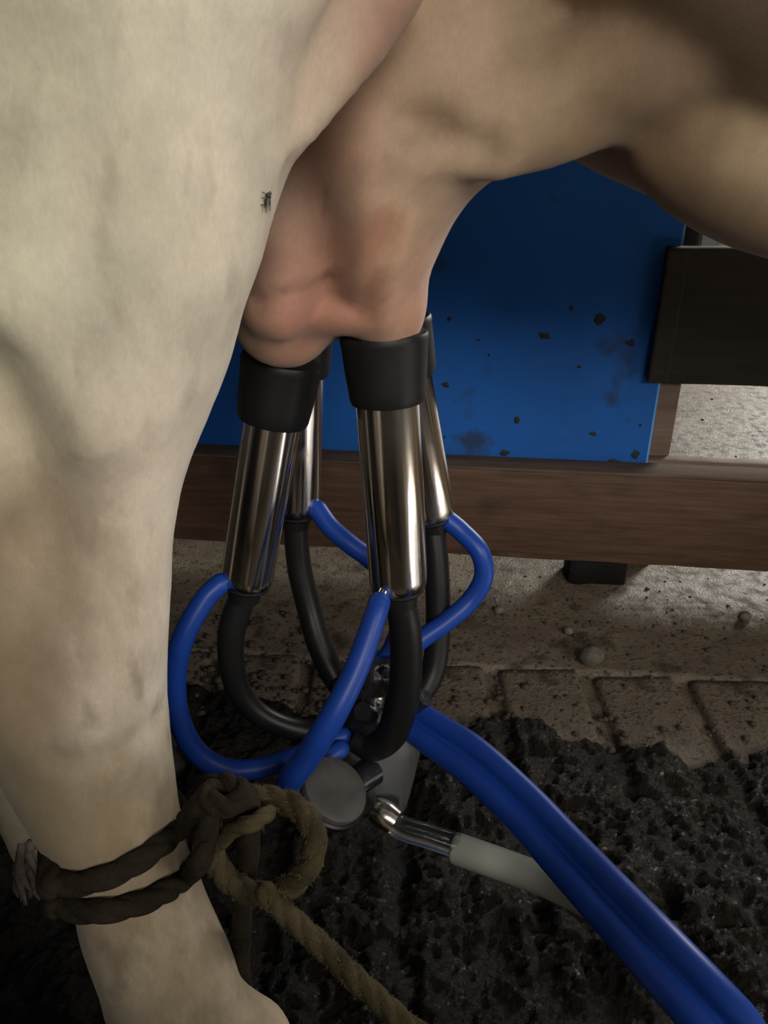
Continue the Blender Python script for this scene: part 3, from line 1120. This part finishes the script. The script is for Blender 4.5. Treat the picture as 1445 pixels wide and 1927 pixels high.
def cup(top, bot, nip_px, r=0.0215, rh=0.0287, hl=0.046, lean=None):
    """teat cup: steel shell with its black rubber head, base ring and side nipple"""
    L = (bot - top).length
    d = (bot - top).normalized()
    sh = part('teat_cup', lathe(top, bot, [(hl - .006, r * .90), (hl - .004, r), (L * .5, r * .998), (L - .010, r * .985), (L - .004, r * .97), (L - .001, r * .90), (L, r * .7), (L - .001, r * .4)], 48), M['steel'])
    hd = part('rubber_head', lathe(top, bot, [(.003, .010), (.0015, .016), (0, rh * .93), (.0008, rh * .985), (.003, rh * 1.01), (.006, rh * 1.0), (.008, rh * .985), (hl * .5, rh * .955), (hl - .010, rh * .915), (hl - .003, rh * .895), (hl, rh * .85), (hl, r * 1.0), (hl - .002, r * .8)], 48), M['rubber'], sh)
    part('base_ring', lathe(top, bot, [(L - .002, r * .5), (L - .0025, r * .88), (L + .001, r * .90), (L + .003, r * .82), (L + .005, r * .66), (L + .014, r * .60), (L + .015, r * .4)], 40), M['rubber'], sh)
    n1 = nip_px
    n0 = bot - d * .012 + (n1 - bot).normalized() * r * .5
    part('pulse_nipple', tube([n0, n0.lerp(n1, .5), n1], .0042, seg=14, per=4), M['steel'], sh)
    return d


A0, A1 = on_y(722, 624, .515), on_y(750, 1105, .500)
B0, B1 = on_y(532, 674, .545), on_y(463, 1098, .530)
C0, C1 = on_y(562, 596, .63), on_y(556, 962, .63)
D0, D1 = on_y(742, 600, .625), on_y(812, 972, .62)
nA = on_y(712, 1135, .478)
nB = on_y(415, 1098, .520)
nC = on_y(597, 958, .62)
nD = on_y(842, 978, .615)
dA, dB, dC, dD = cup(A0, A1, nA), cup(B0, B1, nB, r=.0205), cup(C0, C1, nC), cup(D0, D1, nD)

Y = on_y
milk_tubes = [
    ([A1 + dA * .006, Y(762, 1180, .497), Y(764, 1260, .497), Y(756, 1330, .497), Y(735, 1385, .50), Y(700, 1406, .505), Y(668, 1392, .512)], [.0112, .0122, .0126, .0126, .0122, .0115, .0100]),
    ([B1 + dB * .006, Y(437, 1180, .525), Y(436, 1250, .522), Y(455, 1310, .52), Y(500, 1352, .52), Y(570, 1375, .525), Y(650, 1372, .53)], [.0108, .0110, .0105, .0100, .0095, .0095, .0095]),
    ([C1 + dC * .006, Y(562, 1060, .625), Y(580, 1140, .615), Y(600, 1210, .60), Y(630, 1275, .585), Y(668, 1320, .57)], [.0108, .0110, .0112, .0115, .0112, .0105]),
    ([D1 + dD * .006, Y(822, 1080, .605), Y(824, 1180, .59), Y(815, 1260, .575), Y(785, 1310, .56), Y(740, 1330, .55)], [.0108, .0110, .0110, .0110, .0105, .0100]),
]
for pts, rr in milk_tubes:
    part('short_milk_tube', tube(pts, rr, seg=22, per=10), M['rubber'])
pulse = [
    ([nA.lerp(A1, .05), Y(704, 1165, .470), Y(672, 1255, .450), Y(628, 1345, .432), Y(578, 1425, .425), Y(548, 1465, .428), Y(543, 1484, .446), Y(575, 1455, .475), Y(640, 1410, .50)], [.0080, .0082, .0088, .0092, .0095, .0094, .0090, .0084, .0078]),
    ([nB, Y(385, 1128, .512), Y(345, 1200, .498), Y(329, 1275, .492), Y(336, 1350, .488), Y(370, 1415, .486), Y(430, 1448, .488), Y(510, 1440, .495), Y(590, 1408, .505), Y(645, 1385, .515)], [.0080, .0084, .0087, .0088, .0089, .0088, .0086, .0083, .0080, .0078]),
    ([nC, Y(622, 992, .61), Y(660, 1025, .60), Y(700, 1055, .595), Y(742, 1100, .59), Y(755, 1160, .58), Y(738, 1220, .565), Y(705, 1265, .55)], .0084),
    ([nD, Y(868, 1000, .61), Y(902, 1038, .60), Y(910, 1085, .595), Y(885, 1130, .59), Y(840, 1170, .58), Y(790, 1205, .57), Y(735, 1250, .555)], .0086),
]
for pts, rr in pulse:
    part('short_pulse_tube', tube(pts, rr, seg=20, per=12, round_end=True), M['blue_tube'])

# claw: smoky distributor on top, clear bowl below, frosted valve disc, outlet elbow
ctop, cbot = Y(705, 1235, .555), Y(735, 1530, .505)
cd = (cbot - ctop).normalized()
LC = (cbot - ctop).length
claw = part('claw_bowl', lathe(ctop, cbot, [(LC * .42, .008), (LC * .42, .030), (LC * .46, .0335), (LC * .52, .034), (LC * .62, .031), (LC * .75, .025), (LC * .88, .019), (LC * .97, .014), (LC, .008),
                                            (LC * .985, .006), (LC * .95, .0125), (LC * .87, .0172), (LC * .75, .023), (LC * .62, .029), (LC * .52, .032), (LC * .46, .0315), (LC * .445, .006)], 48), M['clear2'])
part('distributor', lathe(ctop, cbot, [(0, .006), (0, .016), (.004, .019), (.014, .020), (.020, .024), (.026, .0315), (.034, .0335), (.040, .033), (.044, .0345), (.052, .0345), (.054, .030), (.062, .0325), (LC * .44, .033), (LC * .44, .01)], 48), M['smoke'])
for k in range(6):                       # ribs and clips on the smoky top
    a = k * math.pi / 3 + .4
    sx = Vector((1, 0, 0)).cross(cd).normalized()
    sy = cd.cross(sx)
    off = sx * math.cos(a) + sy * math.sin(a)
    c = ctop + cd * .018
    part('rib', tube([c + off * .017, c + cd * .008 + off * .028, c + cd * .026 + off * .0345], .0032, seg=10, per=5, round_end=True), M['smoke'])
for ang in (2.2, 3.4, 5.4, 0.3):
    off = sx * math.cos(ang) + sy * math.sin(ang)
    c = ctop + cd * (LC * .30)
    part('milk_inlet', tube([c + off * .022, c + off * .036 - cd * .004, c + off * .048 - cd * .012], [.0085, .0082, .0075], seg=16, per=4), M['smoke'])
for ang in (2.8, 6.0):
    off = sx * math.cos(ang) + sy * math.sin(ang)
    c = ctop + cd * .008
    part('pulse_inlet', tube([c, c + off * .016, c + off * .028], .0045, seg=12, per=4), M['smoke'])
# valve disc facing down-left to the camera
dc = Y(634, 1482, .452)
dn = (CAMP - dc).normalized() * .66 + (Vector((1, 0, 0)) + Vector((0, SN, CS))).normalized() * .75
dn.normalize()
disc = part('valve_disc', lathe(dc - dn * .010, dc, [(0, .004), (0, .024), (.002, .0268), (.006, .0274), (.0085, .0264), (.0095, .0240), (.0097, .017), (.0088, .009), (.0082, .0)], 44), M['grey_disc'])
disc['label'] = 'frosted grey round shut-off disc'
part('disc_rim', lathe(dc - dn * .016, dc, [(0, .010), (0, .0255), (.003, .0295), (.009, .0298), (.010, .0278), (.006, .022)], 44), M['rubber'], disc)
part('disc_stem', tube([dc - dn * .014, dc - dn * .026, Y(700, 1450, .50)], [.011, .011, .013], seg=16, per=5), M['smoke'], disc)
# clear outlet elbow and its ferrule
e0 = Y(728, 1500, .500)
ob = [e0, Y(730, 1532, .487), Y(752, 1556, .479), Y(800, 1572, .474), Y(862, 1592, .468)]
oo = part('outlet_elbow', tube(ob, [.0105, .0105, .0098, .0100, .0102], seg=24, per=8), M['clear'])
oi = part('outlet_bore', tube(ob, [.0070, .0070, .0066, .0066, .0066], seg=20, per=8), M['clear'], oo)
part('outlet_ferrule', tube([Y(706, 1523, .482), Y(722, 1532, .478), Y(742, 1546, .474)], [.0105, .0118, .0110], seg=24, per=4), M['steel'], oo)

# ------------------------------------------------------------------ milk hose and twin pulse hose
mh = link('milk_hose', mk('milk_hose', *tube([Y(856, 1596, .469), Y(905, 1613, .458), Y(975, 1638, .445), Y(1050, 1668, .425), Y(1150, 1722, .385), Y(1245, 1812, .34), Y(1365, 1940, .302), Y(1500, 2095, .27)] + [Vector((.42, .20, .17)), Vector((.55, .14, .035)), Vector((.8, .05, .03)), Vector((1.3, -.2, .03))],
                                                       [.0128, .0128, .0126, .0124, .0122, .012, .012, .012, .012, .012, .012, .012], seg=26, per=10)), M['milk_hose'])
tag(mh, 'milky white hose on the claw outlet, passing under the twin blue hose', 'hose')

tw = [Y(772, 1352, .525), Y(826, 1388, .505), Y(892, 1434, .480), Y(980, 1516, .440), Y(1062, 1605, .395), Y(1150, 1700, .345), Y(1245, 1802, .300), Y(1365, 1932, .262), Y(1500, 2080, .235)]
tw += [Vector((.42, .16, .22)), Vector((.62, .06, .05)), Vector((.95, -.15, .022)), Vector((1.5, -.5, .022))]
C = spline([list(p) for p in tw], 12)
T = np.gradient(C, axis=0)
T /= np.linalg.norm(T, axis=1)[:, None]
rings = []
th = np.linspace(0, 2 * math.pi, 20, endpoint=False)
R1 = .0098
prof = []
for t in np.linspace(math.radians(-152), math.radians(152), 19):
    prof.append((R1 * .97 + R1 * math.cos(t), R1 * math.sin(t)))
for t in np.linspace(math.radians(180 - 152), math.radians(180 + 152), 19):
    prof.append((-R1 * .97 + R1 * math.cos(t), R1 * math.sin(t)))
for i in range(len(C)):
    v = np.array(CAMP) - C[i]
    v /= np.linalg.norm(v)
    if i > 96:
        w_ = min(1, (i - 96) / 24)
        v = v * (1 - w_) + np.array([0, 0, 1.0]) * w_
    a_ = np.cross(T[i], v)
    a_ /= np.linalg.norm(a_)
    b_ = np.cross(a_, T[i])
    # the pair is rolled a little so one tube sits higher
    k_ = .12
    a2 = a_ * math.cos(k_) + b_ * math.sin(k_)
    b2 = np.cross(a2, T[i])
    sc = 1.0 if i > 20 else .90 + .10 * i / 20
    rings.append(np.array([C[i] + (a2 * x + b2 * y) * sc for x, y in prof]))
V, F = skin_rings(rings)
th_me = mk('pulse_hose', V, F)
pulse_hose = link('twin_pulse_hose', th_me, M['blue_tube'])
tag(pulse_hose, 'thick twin blue pulse hose sweeping from the claw to the lower right', 'hose')

# ------------------------------------------------------------------ hobble rope
def leg_at(z):
    K = LEGK
    zz = K[:, 2]
    i = np.argsort(zz)
    return [float(np.interp(z, zz[i], K[i, c])) for c in (0, 1, 3, 4)]


def on_leg(px, py, lift):
    """the point of the pixel's ray on the front of the leg, lifted off it"""
    Yg = .262
    for _ in range(6):
        q = on_y(px, py, Yg)
        cx, cy, ax, ay = leg_at(q.z)
        u = max(-1, min(1, (q.x - cx) / (ax + lift)))
        Yg = 0.5 * Yg + 0.5 * (cy - (ay + lift) * math.sqrt(1 - u * u))
    return on_y(px, py, Yg)


def wrap(front_px, knot_a, knot_b, lift=.0045):
    """one turn of rope: from the knot across the front (pixels, right to left), round behind the leg, back to the knot"""
    out = list(knot_a) + [on_leg(px, py, lift) for px, py in front_px]
    a = out[-1]
    for k in range(1, 7):
        t = k / 7
        z = a.z + (knot_b.z - .070 - a.z) * t
        cx, cy, ax, ay = leg_at(z)
        th_ = math.pi * (1 - t)
        out.append(Vector((cx + (ax + lift) * math.cos(th_), cy + (ay + lift) * math.sin(th_), z)))
    return out + [knot_b]


ROPE_R = .0058


def rope_tube(pts, r=ROPE_R, per=20, closed=False, turns=170.0):
    pr = lambda t, s, i: 0.78 + 0.27 * np.abs(np.cos(1.5 * t)) ** 0.7
    if closed:
        pts = pts + [pts[0]]
    return tube(pts, r, seg=30, per=per, prof=pr, twist=turns, round_end=not closed)


def fuzz(pts, r, n, name, parent):
    C = spline([list(p) for p in pts], 14)
    T, N, B = frames(C)
    V, F = [], []
    for k in range(n):
        i = random.randrange(len(C) - 1)
        c = C[i] + (C[i + 1] - C[i]) * random.random()
        a = random.uniform(0, 6.283)
        d = N[i] * math.cos(a) + B[i] * math.sin(a)
        p0 = c + d * r * .9
        g = d * random.uniform(.5, 1) + T[i] * random.uniform(-1, 1) + RNG.normal(0, .25, 3)
        g /= np.linalg.norm(g)
        p1 = p0 + g * random.uniform(.001, .0028)
        s_ = np.cross(g, d + RNG.normal(0, .3, 3))
        s_ /= np.linalg.norm(s_) + 1e-9
        b = len(V)
        V += [tuple(p0 - s_ * .00016), tuple(p0 + s_ * .00016), tuple(p1)]
        F.append((b, b + 1, b + 2))
    o = link(name, mk(name, V, F), M['fibre'], parent)
    o['kind'] = 'stuff'
    return o


rope = empty('hobble_rope')
tag(rope, 'brown muddy fibre rope tied twice round the near hind leg with a loose loop', 'rope')
kp = Y(398, 1500, .290)
w1 = wrap([(342, 1556), (300, 1593), (250, 1628), (200, 1651), (150, 1663), (112, 1661), (92, 1650)], [Y(412, 1484, .295), Y(372, 1518, .284)], kp)
w2 = wrap([(352, 1648), (310, 1679), (260, 1701), (200, 1714), (150, 1714), (118, 1702), (100, 1688)], [Y(420, 1492, .292), Y(394, 1530, .282), Y(388, 1575, .279), Y(376, 1618, .274)], kp + Vector((0, 0, .004)))
for w_ in (w1, w2):
    V, F = rope_tube(w_, turns=130)
    link('leg_wrap', mk('leg_wrap', V, F), M['rope_wet'], rope)
coil = [Y(396, 1478, .300), Y(432, 1476, .294), Y(456, 1494, .286), Y(436, 1516, .280), Y(402, 1512, .281), Y(392, 1494, .288), Y(420, 1484, .294), Y(462, 1500, .296), Y(470, 1522, .293)]
V, F = rope_tube(coil, r=.0056)
link('knot', mk('knot', V, F), M['rope_wet'], rope)
loop = [Y(392, 1560, .290), Y(398, 1605, .286), Y(430, 1655, .282), Y(485, 1682, .280), Y(545, 1668, .280), Y(585, 1622, .283), Y(590, 1565, .289), Y(560, 1520, .297), Y(510, 1502, .304), Y(450, 1500, .306), Y(405, 1520, .302), Y(393, 1560, .296)]
V, F = rope_tube(loop, r=.0062)
lp = link('loop', mk('loop', V, F), M['rope'], rope)
fuzz(loop, .0062, 2600, 'loop_fibre', lp)
inner = [Y(410, 1590, .284), Y(440, 1560, .282), Y(478, 1548, .280), Y(505, 1530, .290)]
V, F = rope_tube(inner, r=.0042)
link('knot_strand', mk('knot_strand', V, F), M['rope'], rope)
knot = [Y(436, 1502, .296), Y(462, 1535, .292), Y(468, 1590, .292), Y(462, 1650, .297), Y(455, 1720, .305), Y(452, 1810, .315), Y(450, 1900, .322)] + [Vector((-.14, .33, .12)), Vector((-.16, .30, .03)), Vector((-.2, .2, .02))]
V, F = rope_tube(knot, r=.0058)
hs = link('hanging_end', mk('hanging_end', V, F), M['rope_wet'], rope)
tail = [Y(500, 1680, .272), Y(530, 1712, .268), Y(600, 1775, .258), Y(670, 1842, .246), Y(765, 1930, .230), Y(900, 2050, .21)] + [Vector((.16, .10, .26)), Vector((.3, 0, .05)), Vector((.5, -.15, .015))]
V, F = rope_tube(tail, r=.0056)
tl = link('loose_tail', mk('loose_tail', V, F), M['rope'], rope)
fuzz(tail[:6], .0056, 2200, 'tail_fibre', tl)
